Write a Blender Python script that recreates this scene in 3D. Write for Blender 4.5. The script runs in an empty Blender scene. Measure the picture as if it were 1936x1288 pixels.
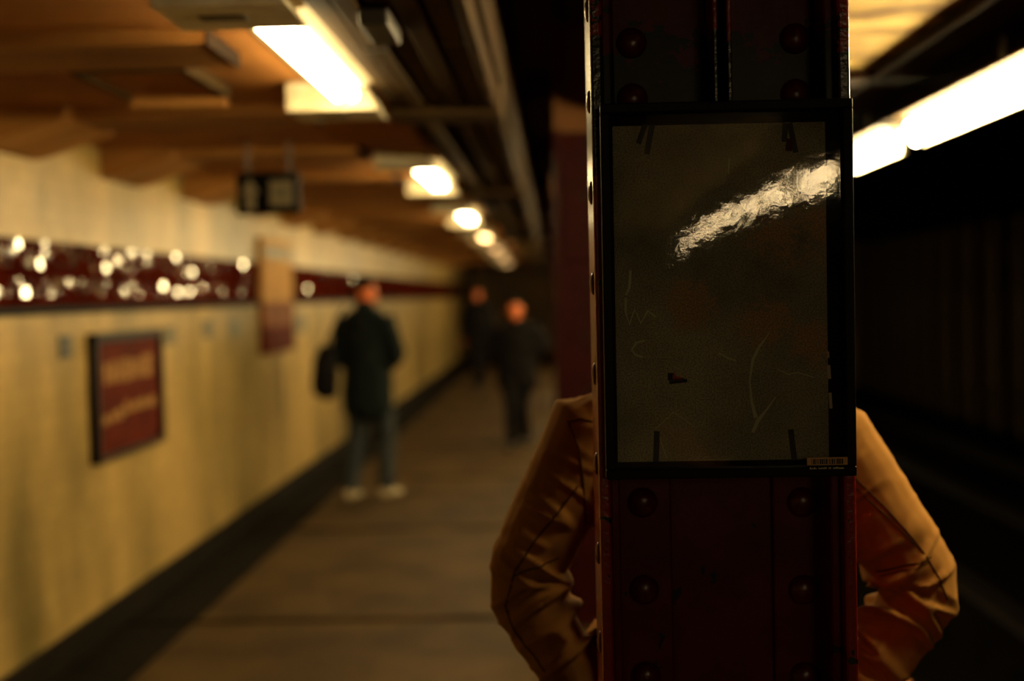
import bpy, bmesh, math, random
from mathutils import Vector, Matrix, noise
from mathutils.bvhtree import BVHTree

random.seed(7)
PI = math.pi
SC = bpy.context.scene
COL = SC.collection
V = Vector

# ---------------------------------------------------------------- camera
F_PX = 2689.0                       # 50 mm lens on a 36 mm sensor, 1936 px wide
EYE = V((0, 0, 1.62))
yc = V((77 / F_PX, 88 / F_PX, -1)).normalized()        # the platform direction seen from the camera
zc = V((-0.0212, 1, 0)); zc = (zc - zc.dot(yc) * yc).normalized()
xc = yc.cross(zc)
ROT = Matrix((xc, yc, zc))          # camera -> world
cam_d = bpy.data.cameras.new('camera')
cam_d.lens = 50; cam_d.sensor_width = 36
cam_d.dof.use_dof = True
cam_d.dof.focus_distance = 2.16
cam_d.dof.aperture_fstop = 1.75
cam_d.clip_start = 0.05; cam_d.clip_end = 200
cam = bpy.data.objects.new('camera', cam_d)
COL.objects.link(cam)
cam.matrix_world = Matrix.Translation(EYE) @ ROT.to_4x4()
SC.camera = cam

def P(px, py, Y):
    """photo pixel (1936 x 1288) at a distance Y along the platform -> place in metres"""
    d = ROT @ V(((px - 968) / F_PX, (644 - py) / F_PX, -1))
    return EYE + d * (Y / d.y)

# ---------------------------------------------------------------- world, exposure
w = bpy.data.worlds.new('world'); SC.world = w
w.use_nodes = True
w.node_tree.nodes['Background'].inputs[0].default_value = (0.010, 0.007, 0.004, 1)
w.node_tree.nodes['Background'].inputs[1].default_value = 0.1
SC.view_settings.view_transform = 'Standard'
SC.view_settings.look = 'None'
SC.view_settings.exposure = 0.0
SC.view_settings.gamma = 1.0
SC.view_settings.use_curve_mapping = False
SC.cycles.use_denoising = True
SC.cycles.clamp_indirect = 40
SC.cycles.caustics_reflective = False
SC.cycles.caustics_refractive = False

LAMP_RGB = (1.0, 0.76, 0.36)
LAMP_L = 51.0                       # platform lamps
EDGE_L = 118.0                       # platform edge lamps

# ---------------------------------------------------------------- materials
def new_mat(name):
    m = bpy.data.materials.new(name); m.use_nodes = True
    nt = m.node_tree
    return m, nt, nt.nodes['Principled BSDF']

def nd(nt, t, **kw):
    n = nt.nodes.new(t)
    for k, v in kw.items():
        if k in n.inputs: n.inputs[k].default_value = v
        else: setattr(n, k, v)
    return n

def c4(c): return (c[0], c[1], c[2], 1)

def mat(name, col, rough=0.6, col2=None, scale=6.0, detail=5, stretch=(1, 1, 1), bump=0.0, bscale=30, metal=0.0,
        spec=0.5, lo=0.35, hi=0.65, bdist=0.01, coat=0.0):
    m, nt, b = new_mat(name)
    b.inputs['Roughness'].default_value = rough
    b.inputs['Metallic'].default_value = metal
    b.inputs['Specular IOR Level'].default_value = spec
    b.inputs['Coat Weight'].default_value = coat
    geo = nd(nt, 'ShaderNodeTexCoord')
    if col2 is None:
        b.inputs['Base Color'].default_value = c4(col)
    else:
        mp = nd(nt, 'ShaderNodeMapping', Scale=stretch)
        nt.links.new(geo.outputs['Object'], mp.inputs['Vector'])
        n = nd(nt, 'ShaderNodeTexNoise', Scale=scale, Detail=detail, Roughness=0.6)
        nt.links.new(mp.outputs[0], n.inputs['Vector'])
        r = nd(nt, 'ShaderNodeValToRGB')
        r.color_ramp.elements[0].position = lo; r.color_ramp.elements[0].color = c4(col)
        r.color_ramp.elements[1].position = hi; r.color_ramp.elements[1].color = c4(col2)
        nt.links.new(n.outputs['Fac'], r.inputs['Fac'])
        nt.links.new(r.outputs['Color'], b.inputs['Base Color'])
    if bump:
        n2 = nd(nt, 'ShaderNodeTexNoise', Scale=bscale, Detail=4)
        nt.links.new(geo.outputs['Object'], n2.inputs['Vector'])
        bp = nd(nt, 'ShaderNodeBump', Strength=bump, Distance=bdist)
        nt.links.new(n2.outputs['Fac'], bp.inputs['Height'])
        nt.links.new(bp.outputs[0], b.inputs['Normal'])
    return m

def emit(name, col, strength):
    m, nt, b = new_mat(name)
    b.inputs['Base Color'].default_value = (0.8, 0.8, 0.8, 1)
    b.inputs['Emission Color'].default_value = c4(col)
    b.inputs['Emission Strength'].default_value = strength
    return m

def wall_tile_mat():
    """cream glazed wall tile: courses, faint joints, runs of dirt"""
    m, nt, b = new_mat('cream_wall_tile')
    tc = nd(nt, 'ShaderNodeTexCoord')
    sx = nd(nt, 'ShaderNodeSeparateXYZ'); nt.links.new(tc.outputs['Object'], sx.inputs[0])
    cx = nd(nt, 'ShaderNodeCombineXYZ')
    nt.links.new(sx.outputs['Y'], cx.inputs['X']); nt.links.new(sx.outputs['Z'], cx.inputs['Y'])
    br = nd(nt, 'ShaderNodeTexBrick', Scale=1.0)
    br.inputs['Color1'].default_value = (0.405, 0.272, 0.090, 1)
    br.inputs['Color2'].default_value = (0.350, 0.232, 0.076, 1)
    br.inputs['Mortar'].default_value = (0.30, 0.196, 0.064, 1)
    br.inputs['Mortar Size'].default_value = 0.0025
    br.inputs['Brick Width'].default_value = 0.152
    br.inputs['Row Height'].default_value = 0.076
    nt.links.new(cx.outputs[0], br.inputs['Vector'])
    mp = nd(nt, 'ShaderNodeMapping', Scale=(1, 1.0, 0.28)); nt.links.new(tc.outputs['Object'], mp.inputs['Vector'])
    n = nd(nt, 'ShaderNodeTexNoise', Scale=1.6, Detail=6, Roughness=0.62); nt.links.new(mp.outputs[0], n.inputs['Vector'])
    r = nd(nt, 'ShaderNodeValToRGB')
    r.color_ramp.elements[0].position = 0.33; r.color_ramp.elements[0].color = (0.34, 0.37, 0.34, 1)
    r.color_ramp.elements[1].position = 0.60; r.color_ramp.elements[1].color = (1, 1, 1, 1)
    nt.links.new(n.outputs['Fac'], r.inputs['Fac'])
    mx = nd(nt, 'ShaderNodeMix', data_type='RGBA', blend_type='MULTIPLY')
    mx.inputs['Factor'].default_value = 1
    nt.links.new(br.outputs['Color'], mx.inputs['A']); nt.links.new(r.outputs['Color'], mx.inputs['B'])
    nt.links.new(mx.outputs['Result'], b.inputs['Base Color'])
    b.inputs['Roughness'].default_value = 0.35
    b.inputs['Specular IOR Level'].default_value = 0.16
    bp = nd(nt, 'ShaderNodeBump', Strength=0.12, Distance=0.002, invert=True)
    nt.links.new(br.outputs['Fac'], bp.inputs['Height']); nt.links.new(bp.outputs[0], b.inputs['Normal'])
    return m

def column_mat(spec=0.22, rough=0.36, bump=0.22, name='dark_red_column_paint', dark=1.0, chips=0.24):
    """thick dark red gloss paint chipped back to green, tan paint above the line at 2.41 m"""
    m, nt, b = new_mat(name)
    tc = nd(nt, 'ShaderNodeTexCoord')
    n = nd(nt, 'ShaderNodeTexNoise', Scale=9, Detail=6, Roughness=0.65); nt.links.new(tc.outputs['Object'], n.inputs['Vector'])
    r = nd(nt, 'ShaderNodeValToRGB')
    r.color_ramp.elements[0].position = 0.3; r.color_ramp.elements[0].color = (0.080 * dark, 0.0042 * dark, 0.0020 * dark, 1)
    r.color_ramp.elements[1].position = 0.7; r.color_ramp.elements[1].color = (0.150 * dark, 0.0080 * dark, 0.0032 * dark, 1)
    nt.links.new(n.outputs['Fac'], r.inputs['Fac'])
    # old green coat showing through between about 1.85 and 2.02 m and in small chips
    sx = nd(nt, 'ShaderNodeSeparateXYZ'); nt.links.new(tc.outputs['Object'], sx.inputs[0])
    d1 = nd(nt, 'ShaderNodeMath', operation='SUBTRACT'); nt.links.new(sx.outputs['Z'], d1.inputs[0]); d1.inputs[1].default_value = 1.90
    d2 = nd(nt, 'ShaderNodeMath', operation='ABSOLUTE'); nt.links.new(d1.outputs[0], d2.inputs[0])
    d3 = nd(nt, 'ShaderNodeMath', operation='MULTIPLY'); nt.links.new(d2.outputs[0], d3.inputs[0]); d3.inputs[1].default_value = 2.6
    n2 = nd(nt, 'ShaderNodeTexNoise', Scale=14, Detail=5, Roughness=0.7); nt.links.new(tc.outputs['Object'], n2.inputs['Vector'])
    s = nd(nt, 'ShaderNodeMath', operation='SUBTRACT'); nt.links.new(n2.outputs['Fac'], s.inputs[0]); nt.links.new(d3.outputs[0], s.inputs[1])
    g = nd(nt, 'ShaderNodeMath', operation='GREATER_THAN'); nt.links.new(s.outputs[0], g.inputs[0]); g.inputs[1].default_value = chips
    n3 = nd(nt, 'ShaderNodeTexNoise', Scale=24, Detail=3); nt.links.new(tc.outputs['Object'], n3.inputs['Vector'])
    g3 = nd(nt, 'ShaderNodeMath', operation='GREATER_THAN'); nt.links.new(n3.outputs['Fac'], g3.inputs[0]); g3.inputs[1].default_value = 0.70
    mxx = nd(nt, 'ShaderNodeMath', operation='MAXIMUM'); nt.links.new(g.outputs[0], mxx.inputs[0]); nt.links.new(g3.outputs[0], mxx.inputs[1])
    mg = nd(nt, 'ShaderNodeMix', data_type='RGBA'); nt.links.new(mxx.outputs[0], mg.inputs['Factor'])
    nt.links.new(r.outputs['Color'], mg.inputs['A']); mg.inputs['B'].default_value = (0.012, 0.020, 0.010, 1)
    zt = nd(nt, 'ShaderNodeMath', operation='GREATER_THAN'); nt.links.new(sx.outputs['Z'], zt.inputs[0]); zt.inputs[1].default_value = 2.41
    mt = nd(nt, 'ShaderNodeMix', data_type='RGBA'); nt.links.new(zt.outputs[0], mt.inputs['Factor'])
    nt.links.new(mg.outputs['Result'], mt.inputs['A']); mt.inputs['B'].default_value = (0.11, 0.047, 0.016, 1)
    nt.links.new(mt.outputs['Result'], b.inputs['Base Color'])
    b.inputs['Roughness'].default_value = rough
    b.inputs['Specular IOR Level'].default_value = spec
    n4 = nd(nt, 'ShaderNodeTexNoise', Scale=110, Detail=3); nt.links.new(tc.outputs['Object'], n4.inputs['Vector'])
    bp = nd(nt, 'ShaderNodeBump', Strength=bump, Distance=0.0016); nt.links.new(n4.outputs['Fac'], bp.inputs['Height'])
    nt.links.new(bp.outputs[0], b.inputs['Normal'])
    return m

def glazing_mat():
    """thin scratched plastic sheet: clear, with a warped gloss"""
    m = bpy.data.materials.new('warped_clear_plastic'); m.use_nodes = True
    nt = m.node_tree; nt.nodes.remove(nt.nodes['Principled BSDF']); out = nt.nodes['Material Output']
    tc = nd(nt, 'ShaderNodeTexCoord')
    n1 = nd(nt, 'ShaderNodeTexNoise', Scale=7, Detail=2); nt.links.new(tc.outputs['Object'], n1.inputs['Vector'])
    n2 = nd(nt, 'ShaderNodeTexNoise', Scale=60, Detail=3); nt.links.new(tc.outputs['Object'], n2.inputs['Vector'])
    b1 = nd(nt, 'ShaderNodeBump', Strength=1.0, Distance=0.0004); nt.links.new(n1.outputs['Fac'], b1.inputs['Height'])
    b2 = nd(nt, 'ShaderNodeBump', Strength=1.0, Distance=0.00009); nt.links.new(n2.outputs['Fac'], b2.inputs['Height'])
    nt.links.new(b1.outputs[0], b2.inputs['Normal'])
    gl = nd(nt, 'ShaderNodeBsdfGlossy', Roughness=0.028); nt.links.new(b2.outputs[0], gl.inputs['Normal'])
    gl.inputs['Color'].default_value = (1, 1, 1, 1)
    tr = nd(nt, 'ShaderNodeBsdfTransparent'); tr.inputs['Color'].default_value = (0.9, 0.92, 0.88, 1)
    fr = nd(nt, 'ShaderNodeFresnel', IOR=1.49)
    mx = nd(nt, 'ShaderNodeMixShader')
    nt.links.new(fr.outputs[0], mx.inputs[0]); nt.links.new(tr.outputs[0], mx.inputs[1]); nt.links.new(gl.outputs[0], mx.inputs[2])
    nt.links.new(mx.outputs[0], out.inputs['Surface'])
    return m

M = {}
M['tile'] = wall_tile_mat()
M['column'] = column_mat()
M['column_far'] = column_mat(0.08, 0.5, 0.1, 'sooty_red_column_paint', 0.16, 9.0)  # same red paint, darkened to stand for shade on the farther columns
M['column_rivet'] = column_mat(0.5, 0.28, 0.1, 'gloss_red_rivet_paint', 0.8)
M['column_gloss'] = column_mat(0.6, 0.24, 0.6, 'thick_gloss_red_column_paint', 2.4)  # same red paint, brightened to stand for light on flanges and ribs
M['glazing'] = glazing_mat()
M['tube'] = emit('lit_fluorescent_tube', LAMP_RGB, LAMP_L)
M['dim_tube'] = emit('worn_out_tube', (1.0, 0.62, 0.24), 11.0)  # far tubes dimmed to stand for the beams hiding them
M['rear_tube'] = emit('older_edge_tube', (1.0, 0.72, 0.36), 36.0)  # rear row set weaker only to lower the frontal fill light
M['faint_tube'] = emit('nearly_dead_tube', (1.0, 0.55, 0.22), 3.0)  # farthest tubes dimmed further, as if mostly hidden by beams
M['edge_tube'] = emit('lit_edge_tube', LAMP_RGB, EDGE_L)
M['band'] = mat('oxblood_glazed_tile', (0.060, 0.009, 0.004), 0.06, (0.030, 0.004, 0.002), scale=9, spec=0.6)
M['band_matt'] = mat('worn_oxblood_tile', (0.056, 0.0065, 0.002), 0.55, (0.028, 0.003, 0.001), scale=9, spec=0.0)
M['band_back'] = mat('dark_mortar', (0.030, 0.006, 0.003), 0.8, spec=0.0)
M['band_edge'] = mat('black_border_tile', (0.003, 0.0025, 0.002), 0.5, spec=0.03)
M['base'] = mat('black_stone_base', (0.004, 0.003, 0.0017), 0.7, (0.009, 0.0062, 0.003), scale=4, spec=0.05)
M['slab'] = mat('worn_concrete_floor', (0.028, 0.0155, 0.0046), 0.62, (0.062, 0.035, 0.0105), scale=2.2, detail=8, spec=0.10, bump=0.15, bscale=40, bdist=0.004)
M['gutter'] = mat('blackened_concrete', (0.003, 0.0023, 0.0013), 0.85, (0.008, 0.0056, 0.0028), scale=3, spec=0.05)  # near-black tone for the wall-side strip and the slab bed
M['ceil'] = mat('brown_painted_ceiling', (0.23, 0.092, 0.021), 0.7, (0.39, 0.166, 0.040), scale=2.4, detail=7, bump=0.2, bscale=12, spec=0.1)
M['beam'] = mat('tan_painted_beam', (0.20, 0.086, 0.020), 0.6, (0.36, 0.166, 0.042), scale=3.0, detail=7, stretch=(0.35, 1, 1), spec=0.1)
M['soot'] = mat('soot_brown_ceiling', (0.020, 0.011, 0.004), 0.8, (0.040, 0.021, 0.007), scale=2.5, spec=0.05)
M['plaster'] = mat('cream_plaster_ceiling', (0.10, 0.055, 0.015), 0.75, (0.44, 0.31, 0.105), scale=5.0, detail=8, lo=0.38, hi=0.60, stretch=(0.6, 1, 1), spec=0.08)
M['girder'] = mat('dark_brown_girder', (0.010, 0.0045, 0.0015), 0.7, (0.020, 0.009, 0.003), scale=4, spec=0.03)
M['raceway'] = mat('grey_brown_raceway', (0.034, 0.020, 0.0065), 0.65, (0.066, 0.038, 0.0125), scale=5, stretch=(1, 0.2, 1), spec=0.06)
M['white_metal'] = mat('white_enamel', (0.62, 0.56, 0.40), 0.4, (0.45, 0.38, 0.24), scale=14)
M['dark_metal'] = mat('dark_metal', (0.018, 0.014, 0.010), 0.45)
M['frame'] = mat('black_frame', (0.003, 0.0026, 0.0022), 0.45, (0.0055, 0.0048, 0.004), scale=20, spec=0.12)
M['backing'] = mat('black_backing', (0.0035, 0.003, 0.0025), 0.6, spec=0.05)
M['yellow'] = mat('orange_edge_paint', (0.55, 0.17, 0.02), 0.6, (0.40, 0.12, 0.015), scale=5)
M['pit'] = mat('sooty_track_bed', (0.003, 0.0025, 0.002), 0.9, (0.006, 0.0045, 0.003), scale=3, spec=0.0)
M['pit_wall'] = mat('sooty_tunnel_wall', (0.003, 0.0026, 0.0022), 0.9, spec=0.0)
M['rail'] = mat('rusty_rail', (0.008, 0.005, 0.003), 0.6, spec=0.1)
M['far_column'] = mat('sooty_gloss_column', (0.11, 0.07, 0.03), 0.3, (0.06, 0.038, 0.018), scale=3)
M['far_wall'] = mat('tan_far_wall', (0.45, 0.27, 0.10), 0.7, (0.18, 0.10, 0.04), scale=1.5)
M['poster_red'] = mat('dark_red_enamel', (0.050, 0.005, 0.002), 0.6, (0.085, 0.011, 0.004), scale=8, spec=0.03)
M['poster_tan'] = mat('tan_print', (0.30, 0.17, 0.058), 0.6, (0.15, 0.062, 0.02), scale=22, spec=0.03)
M['poster_cream'] = mat('orange_cream_print', (0.40, 0.22, 0.065), 0.6, (0.32, 0.16, 0.045), scale=6, spec=0.05)
M['sign_black'] = mat('black_sign', (0.003, 0.003, 0.003), 0.6, spec=0.03)
M['sign_white'] = mat('grey_white_print', (0.16, 0.13, 0.075), 0.5)
M['plate'] = mat('grey_green_plate', (0.10, 0.09, 0.045), 0.5)
M['plate_dark'] = mat('dark_green_plate', (0.025, 0.026, 0.014), 0.5)
M['skin'] = mat('skin', (0.85, 0.22, 0.060), 0.5, (0.78, 0.19, 0.050), scale=20)
M['hair'] = mat('dark_hair', (0.008, 0.006, 0.004), 0.7, spec=0.1)
M['eye'] = mat('eye', (0.35, 0.30, 0.25), 0.2)
M['jacket'] = mat('tan_cotton_jacket', (0.245, 0.116, 0.026), 0.9, (0.295, 0.142, 0.033), scale=7, bump=0.25, bscale=420, bdist=0.001, spec=0.08)
M['stitch'] = mat('dark_seam', (0.055, 0.025, 0.006), 0.9, spec=0.05)
M['shirt'] = mat('black_shirt', (0.012, 0.010, 0.008), 0.9, spec=0.08)
M['trousers'] = mat('dark_trousers', (0.020, 0.016, 0.012), 0.9, spec=0.08)
M['navy'] = mat('navy_coat', (0.008, 0.012, 0.013), 0.9, (0.013, 0.018, 0.019), scale=6, spec=0.08)
M['denim'] = mat('washed_denim', (0.024, 0.029, 0.032), 0.9, (0.045, 0.051, 0.053), scale=5, spec=0.1)
M['black_cloth'] = mat('black_coat', (0.007, 0.006, 0.006), 0.9, spec=0.08)
M['shoe_white'] = mat('white_shoe', (0.50, 0.40, 0.24), 0.5)
M['shoe_dark'] = mat('dark_shoe', (0.012, 0.010, 0.008), 0.5)
M['paper'] = None   # made below
M['tape'] = mat('black_tape', (0.006, 0.005, 0.004), 0.5)
M['label'] = mat('label_paper', (0.75, 0.52, 0.25), 0.6)
M['ink'] = mat('black_ink', (0.010, 0.009, 0.008), 0.6)
M['scratch'] = mat('scuffed_plastic', (0.95, 0.97, 0.74), 0.7)
M['red_chip'] = mat('red_chip', (0.75, 0.03, 0.015), 0.5)
M['flake'] = mat('pale_flake', (0.85, 0.75, 0.6), 0.6)

def paper_mat():
    m, nt, b = new_mat('weathered_grey_backing_paper')
    tc = nd(nt, 'ShaderNodeTexCoord')
    n = nd(nt, 'ShaderNodeTexNoise', Scale=6, Detail=7, Roughness=0.65); nt.links.new(tc.outputs['Object'], n.inputs['Vector'])
    r = nd(nt, 'ShaderNodeValToRGB')
    r.color_ramp.elements[0].position = 0.30; r.color_ramp.elements[0].color = (0.34, 0.35, 0.25, 1)
    r.color_ramp.elements[1].position = 0.68; r.color_ramp.elements[1].color = (0.84, 0.82, 0.58, 1)
    nt.links.new(n.outputs['Fac'], r.inputs['Fac'])
    # warm speckles in two patches
    n2 = nd(nt, 'ShaderNodeTexNoise', Scale=130, Detail=2); nt.links.new(tc.outputs['Object'], n2.inputs['Vector'])
    n3 = nd(nt, 'ShaderNodeTexNoise', Scale=12, Detail=3); nt.links.new(tc.outputs['Object'], n3.inputs['Vector'])
    dmin = None
    for (cx_, cz_, rad) in ((0.085, 0.085, 0.075), (0.125, 0.10, 0.05), (0.055, -0.045, 0.055), (0.125, -0.085, 0.05), (-0.05, -0.02, 0.05)):
        dd = nd(nt, 'ShaderNodeVectorMath', operation='DISTANCE'); nt.links.new(tc.outputs['Object'], dd.inputs[0]); dd.inputs[1].default_value = (cx_, 0.026, cz_)
        dv = nd(nt, 'ShaderNodeMath', operation='DIVIDE'); nt.links.new(dd.outputs['Value'], dv.inputs[0]); dv.inputs[1].default_value = rad
        if dmin is None: dmin = dv
        else:
            mn = nd(nt, 'ShaderNodeMath', operation='SMOOTH_MIN'); nt.links.new(dmin.outputs[0], mn.inputs[0]); nt.links.new(dv.outputs[0], mn.inputs[1]); mn.inputs[2].default_value = 0.2; dmin = mn
    mr = nd(nt, 'ShaderNodeMapRange'); nt.links.new(dmin.outputs[0], mr.inputs['Value'])
    mr.inputs['From Min'].default_value = 1.3; mr.inputs['From Max'].default_value = 0.2
    mm = nd(nt, 'ShaderNodeMath', operation='MULTIPLY'); nt.links.new(n3.outputs['Fac'], mm.inputs[0]); nt.links.new(mr.outputs[0], mm.inputs[1])
    s = nd(nt, 'ShaderNodeMath', operation='MULTIPLY'); nt.links.new(n2.outputs['Fac'], s.inputs[0]); nt.links.new(mm.outputs[0], s.inputs[1])
    r2 = nd(nt, 'ShaderNodeValToRGB')
    r2.color_ramp.elements[0].position = 0.11; r2.color_ramp.elements[0].color = (0, 0, 0, 1)
    r2.color_ramp.elements[1].position = 0.21; r2.color_ramp.elements[1].color = (0.8, 0.8, 0.8, 1)
    nt.links.new(s.outputs[0], r2.inputs['Fac'])
    mx = nd(nt, 'ShaderNodeMix', data_type='RGBA'); nt.links.new(r2.outputs['Color'], mx.inputs['Factor'])
    nt.links.new(r.outputs['Color'], mx.inputs['A']); mx.inputs['B'].default_value = (0.95, 0.62, 0.32, 1)
    ng = nd(nt, 'ShaderNodeTexNoise', Scale=420, Detail=3); nt.links.new(tc.outputs['Object'], ng.inputs['Vector'])
    rg = nd(nt, 'ShaderNodeValToRGB')
    rg.color_ramp.elements[0].position = 0.35; rg.color_ramp.elements[0].color = (0.45, 0.45, 0.45, 1)
    rg.color_ramp.elements[1].position = 0.60; rg.color_ramp.elements[1].color = (1, 1, 1, 1)
    nt.links.new(ng.outputs['Fac'], rg.inputs['Fac'])
    mg = nd(nt, 'ShaderNodeMix', data_type='RGBA', blend_type='MULTIPLY'); mg.inputs['Factor'].default_value = 1
    nt.links.new(mx.outputs['Result'], mg.inputs['A']); nt.links.new(rg.outputs['Color'], mg.inputs['B'])
    nt.links.new(mg.outputs['Result'], b.inputs['Base Color'])
    b.inputs['Roughness'].default_value = 0.75
    return m
M['paper'] = paper_mat()

# ---------------------------------------------------------------- mesh helpers
def box(bm, x0, x1, y0, y1, z0, z1):
    vs = [bm.verts.new(p) for p in ((x0, y0, z0), (x1, y0, z0), (x1, y1, z0), (x0, y1, z0),
                                    (x0, y0, z1), (x1, y0, z1), (x1, y1, z1), (x0, y1, z1))]
    for f in ((3, 2, 1, 0), (4, 5, 6, 7), (0, 1, 5, 4), (1, 2, 6, 5), (2, 3, 7, 6), (3, 0, 4, 7)):
        bm.faces.new([vs[i] for i in f])
    return vs

def prism_y(bm, pts, y0, y1):
    """polygon in x,z (counter-clockwise seen from the front) pulled along y"""
    a = [bm.verts.new((x, y0, z)) for x, z in pts]; b = [bm.verts.new((x, y1, z)) for x, z in pts]
    n = len(pts)
    bm.faces.new(a); bm.faces.new(b[::-1])
    for i in range(n):
        bm.faces.new((a[i], b[i], b[(i + 1) % n], a[(i + 1) % n]))

def cyl(bm, p0, p1, r, n=14, r1=None):
    p0, p1 = V(p0), V(p1); t = (p1 - p0).normalized()
    u = t.orthogonal().normalized(); w_ = t.cross(u)
    r1 = r if r1 is None else r1
    A = []; B = []
    for i in range(n):
        a = 2 * PI * i / n; d = u * math.cos(a) + w_ * math.sin(a)
        A.append(bm.verts.new(p0 + d * r)); B.append(bm.verts.new(p1 + d * r1))
    for i in range(n):
        j = (i + 1) % n
        bm.faces.new((A[i], A[j], B[j], B[i]))
    bm.faces.new(A[::-1]); bm.faces.new(B)

def dome(bm, c, r, h, axis, n=18, rings=5):
    c = V(c); ax = V(axis).normalized(); u = ax.orthogonal().normalized(); w_ = ax.cross(u)
    prev = None
    for k in range(rings):
        a = (PI / 2) * k / rings
        rr = r * math.cos(a); hh = h * math.sin(a)
        ring = [bm.verts.new(c + ax * hh + (u * math.cos(2 * PI * i / n) + w_ * math.sin(2 * PI * i / n)) * rr) for i in range(n)]
        if prev:
            for i in range(n):
                bm.faces.new((prev[i], prev[(i + 1) % n], ring[(i + 1) % n], ring[i]))
        else:
            bm.faces.new(ring[::-1])
        prev = ring
    top = bm.verts.new(c + ax * h)
    for i in range(n): bm.faces.new((prev[i], prev[(i + 1) % n], top))

def loft(bm, rings, n=16):
    """rings: (centre, u, w, ru, rw); closed with rounded caps"""
    def ring(c, u, w_, ru, rw):
        return [bm.verts.new(c + u * (ru * math.cos(2 * PI * i / n)) + w_ * (rw * math.sin(2 * PI * i / n))) for i in range(n)]
    R = []
    c, u, w_, ru, rw = rings[0]; ax = (rings[0][0] - rings[1][0]).normalized(); m_ = min(ru, rw)
    for k in (80, 50, 25):
        a = math.radians(k); R.append(ring(c + ax * m_ * math.sin(a), u, w_, ru * math.cos(a), rw * math.cos(a)))
    for q in rings: R.append(ring(*q))
    c, u, w_, ru, rw = rings[-1]; ax = (rings[-1][0] - rings[-2][0]).normalized(); m_ = min(ru, rw)
    for k in (25, 50, 80):
        a = math.radians(k); R.append(ring(c + ax * m_ * math.sin(a), u, w_, ru * math.cos(a), rw * math.cos(a)))
    for A, B in zip(R, R[1:]):
        for i in range(n):
            j = (i + 1) % n
            bm.faces.new((A[i], A[j], B[j], B[i]))
    bm.faces.new(R[0][::-1]); bm.faces.new(R[-1])

def limb(bm, pts, radii, side=V((1, 0, 0)), squash=1.0, n=14):
    pts = [V(p) for p in pts]; rings = []
    for i, p in enumerate(pts):
        t = (pts[min(i + 1, len(pts) - 1)] - pts[max(i - 1, 0)]).normalized()
        u = (side - side.dot(t) * t)
        u = u.normalized() if u.length > 1e-3 else t.orthogonal().normalized()
        w_ = t.cross(u)
        rings.append((p, u, w_, radii[i], radii[i] * squash))
    loft(bm, rings, n)

def ell(bm, c, r, rot=None):
    mtx = Matrix.Translation(V(c)) @ (rot.to_4x4() if rot else Matrix()) @ Matrix.Diagonal((r[0], r[1], r[2], 1))
    bmesh.ops.create_uvsphere(bm, u_segments=18, v_segments=12, radius=1, matrix=mtx)

def mesh_of(bm, name, smooth=False):
    bmesh.ops.recalc_face_normals(bm, faces=bm.faces[:])
    me = bpy.data.meshes.new(name); bm.to_mesh(me); bm.free()
    if smooth:
        for p in me.polygons: p.use_smooth = True
    return me

def link(name, me, m, parent=None, loc=None, rz=None):
    o = bpy.data.objects.new(name, me); COL.objects.link(o)
    if m is not None and len(me.materials) == 0: me.materials.append(m)
    if parent is not None: o.parent = parent
    if loc is not None: o.location = loc
    if rz is not None: o.rotation_euler.z = rz
    return o

def obj(name, bm, m, parent=None, smooth=False, bevel=0.0, loc=None):
    o = link(name, mesh_of(bm, name, smooth), m, parent, loc)
    if bevel:
        md = o.modifiers.new('bevel', 'BEVEL'); md.width = bevel; md.segments = 2; md.limit_method = 'ANGLE'
    return o

def bx(name, ext, m, parent=None, bevel=0.0):
    bm = bmesh.new(); box(bm, *ext); return obj(name, bm, m, parent, bevel=bevel)

def thing(name, label, cat, loc=(0, 0, 0), rz=0, group=None):
    o = bpy.data.objects.new(name, None); COL.objects.link(o); o.empty_display_size = 0.1
    o.location = loc; o.rotation_euler.z = rz
    return tag(o, label, cat, group)

def tag(o, label, cat, group=None):
    o['label'] = label; o['category'] = cat
    if group: o['group'] = group
    return o

def struct(o, label=None):
    o['kind'] = 'structure'
    if label: o['label'] = label; 
    return o

def dup(root, loc, label=None, skip=()):
    r = root.copy(); COL.objects.link(r); r.location = loc
    if label: r['label'] = label
    for ch in root.children:
        if ch.name.split('.')[0] in skip: continue
        c = ch.copy(); COL.objects.link(c); c.parent = r
        for g in ch.children:
            d = g.copy(); COL.objects.link(d); d.parent = c
    return r

# ================================================================ SETTING
Y0, Y1 = -17.0, 40.0
WX = -2.21                          # face of the tiled wall
EDGE = 1.42                         # platform edge

# floor: bed with slabs, joints widened to stand for shadow bands
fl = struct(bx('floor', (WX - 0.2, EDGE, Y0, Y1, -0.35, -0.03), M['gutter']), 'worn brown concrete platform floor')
js = [-17.0, -14.2, -11.4, -8.6, -5.8, -3.0, -0.2, 1.9, 4.4, 7.1, 9.9, 12.7, 15.5, 18.3, 21.1, 24.0, 27.0, 30.0, 33.5, 37.0, 40.0]
for a, b in zip(js, js[1:]):
    bx('slab', (WX + 0.36, EDGE - 0.24, a + 0.045, b - 0.045, -0.03, 0.0), M['slab'], fl, bevel=0.006)
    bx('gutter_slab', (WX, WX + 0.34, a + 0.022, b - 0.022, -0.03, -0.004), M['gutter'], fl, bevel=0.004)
tr = struct(bx('trim_1', (EDGE - 0.22, EDGE, Y0, Y1, -0.03, 0.004), M['yellow']), 'orange painted strip along the platform edge')

# left wall
wl = struct(bx('wall_left', (WX - 0.2, WX, Y0, Y1, 0.0, 2.6), M['tile']), 'cream glazed tile wall along the platform')
bb = struct(bx('baseboard_left', (WX, WX + 0.025, Y0, Y1, 0.0, 0.15), M['base'], bevel=0.008), 'black stone base of the tiled wall')
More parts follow.
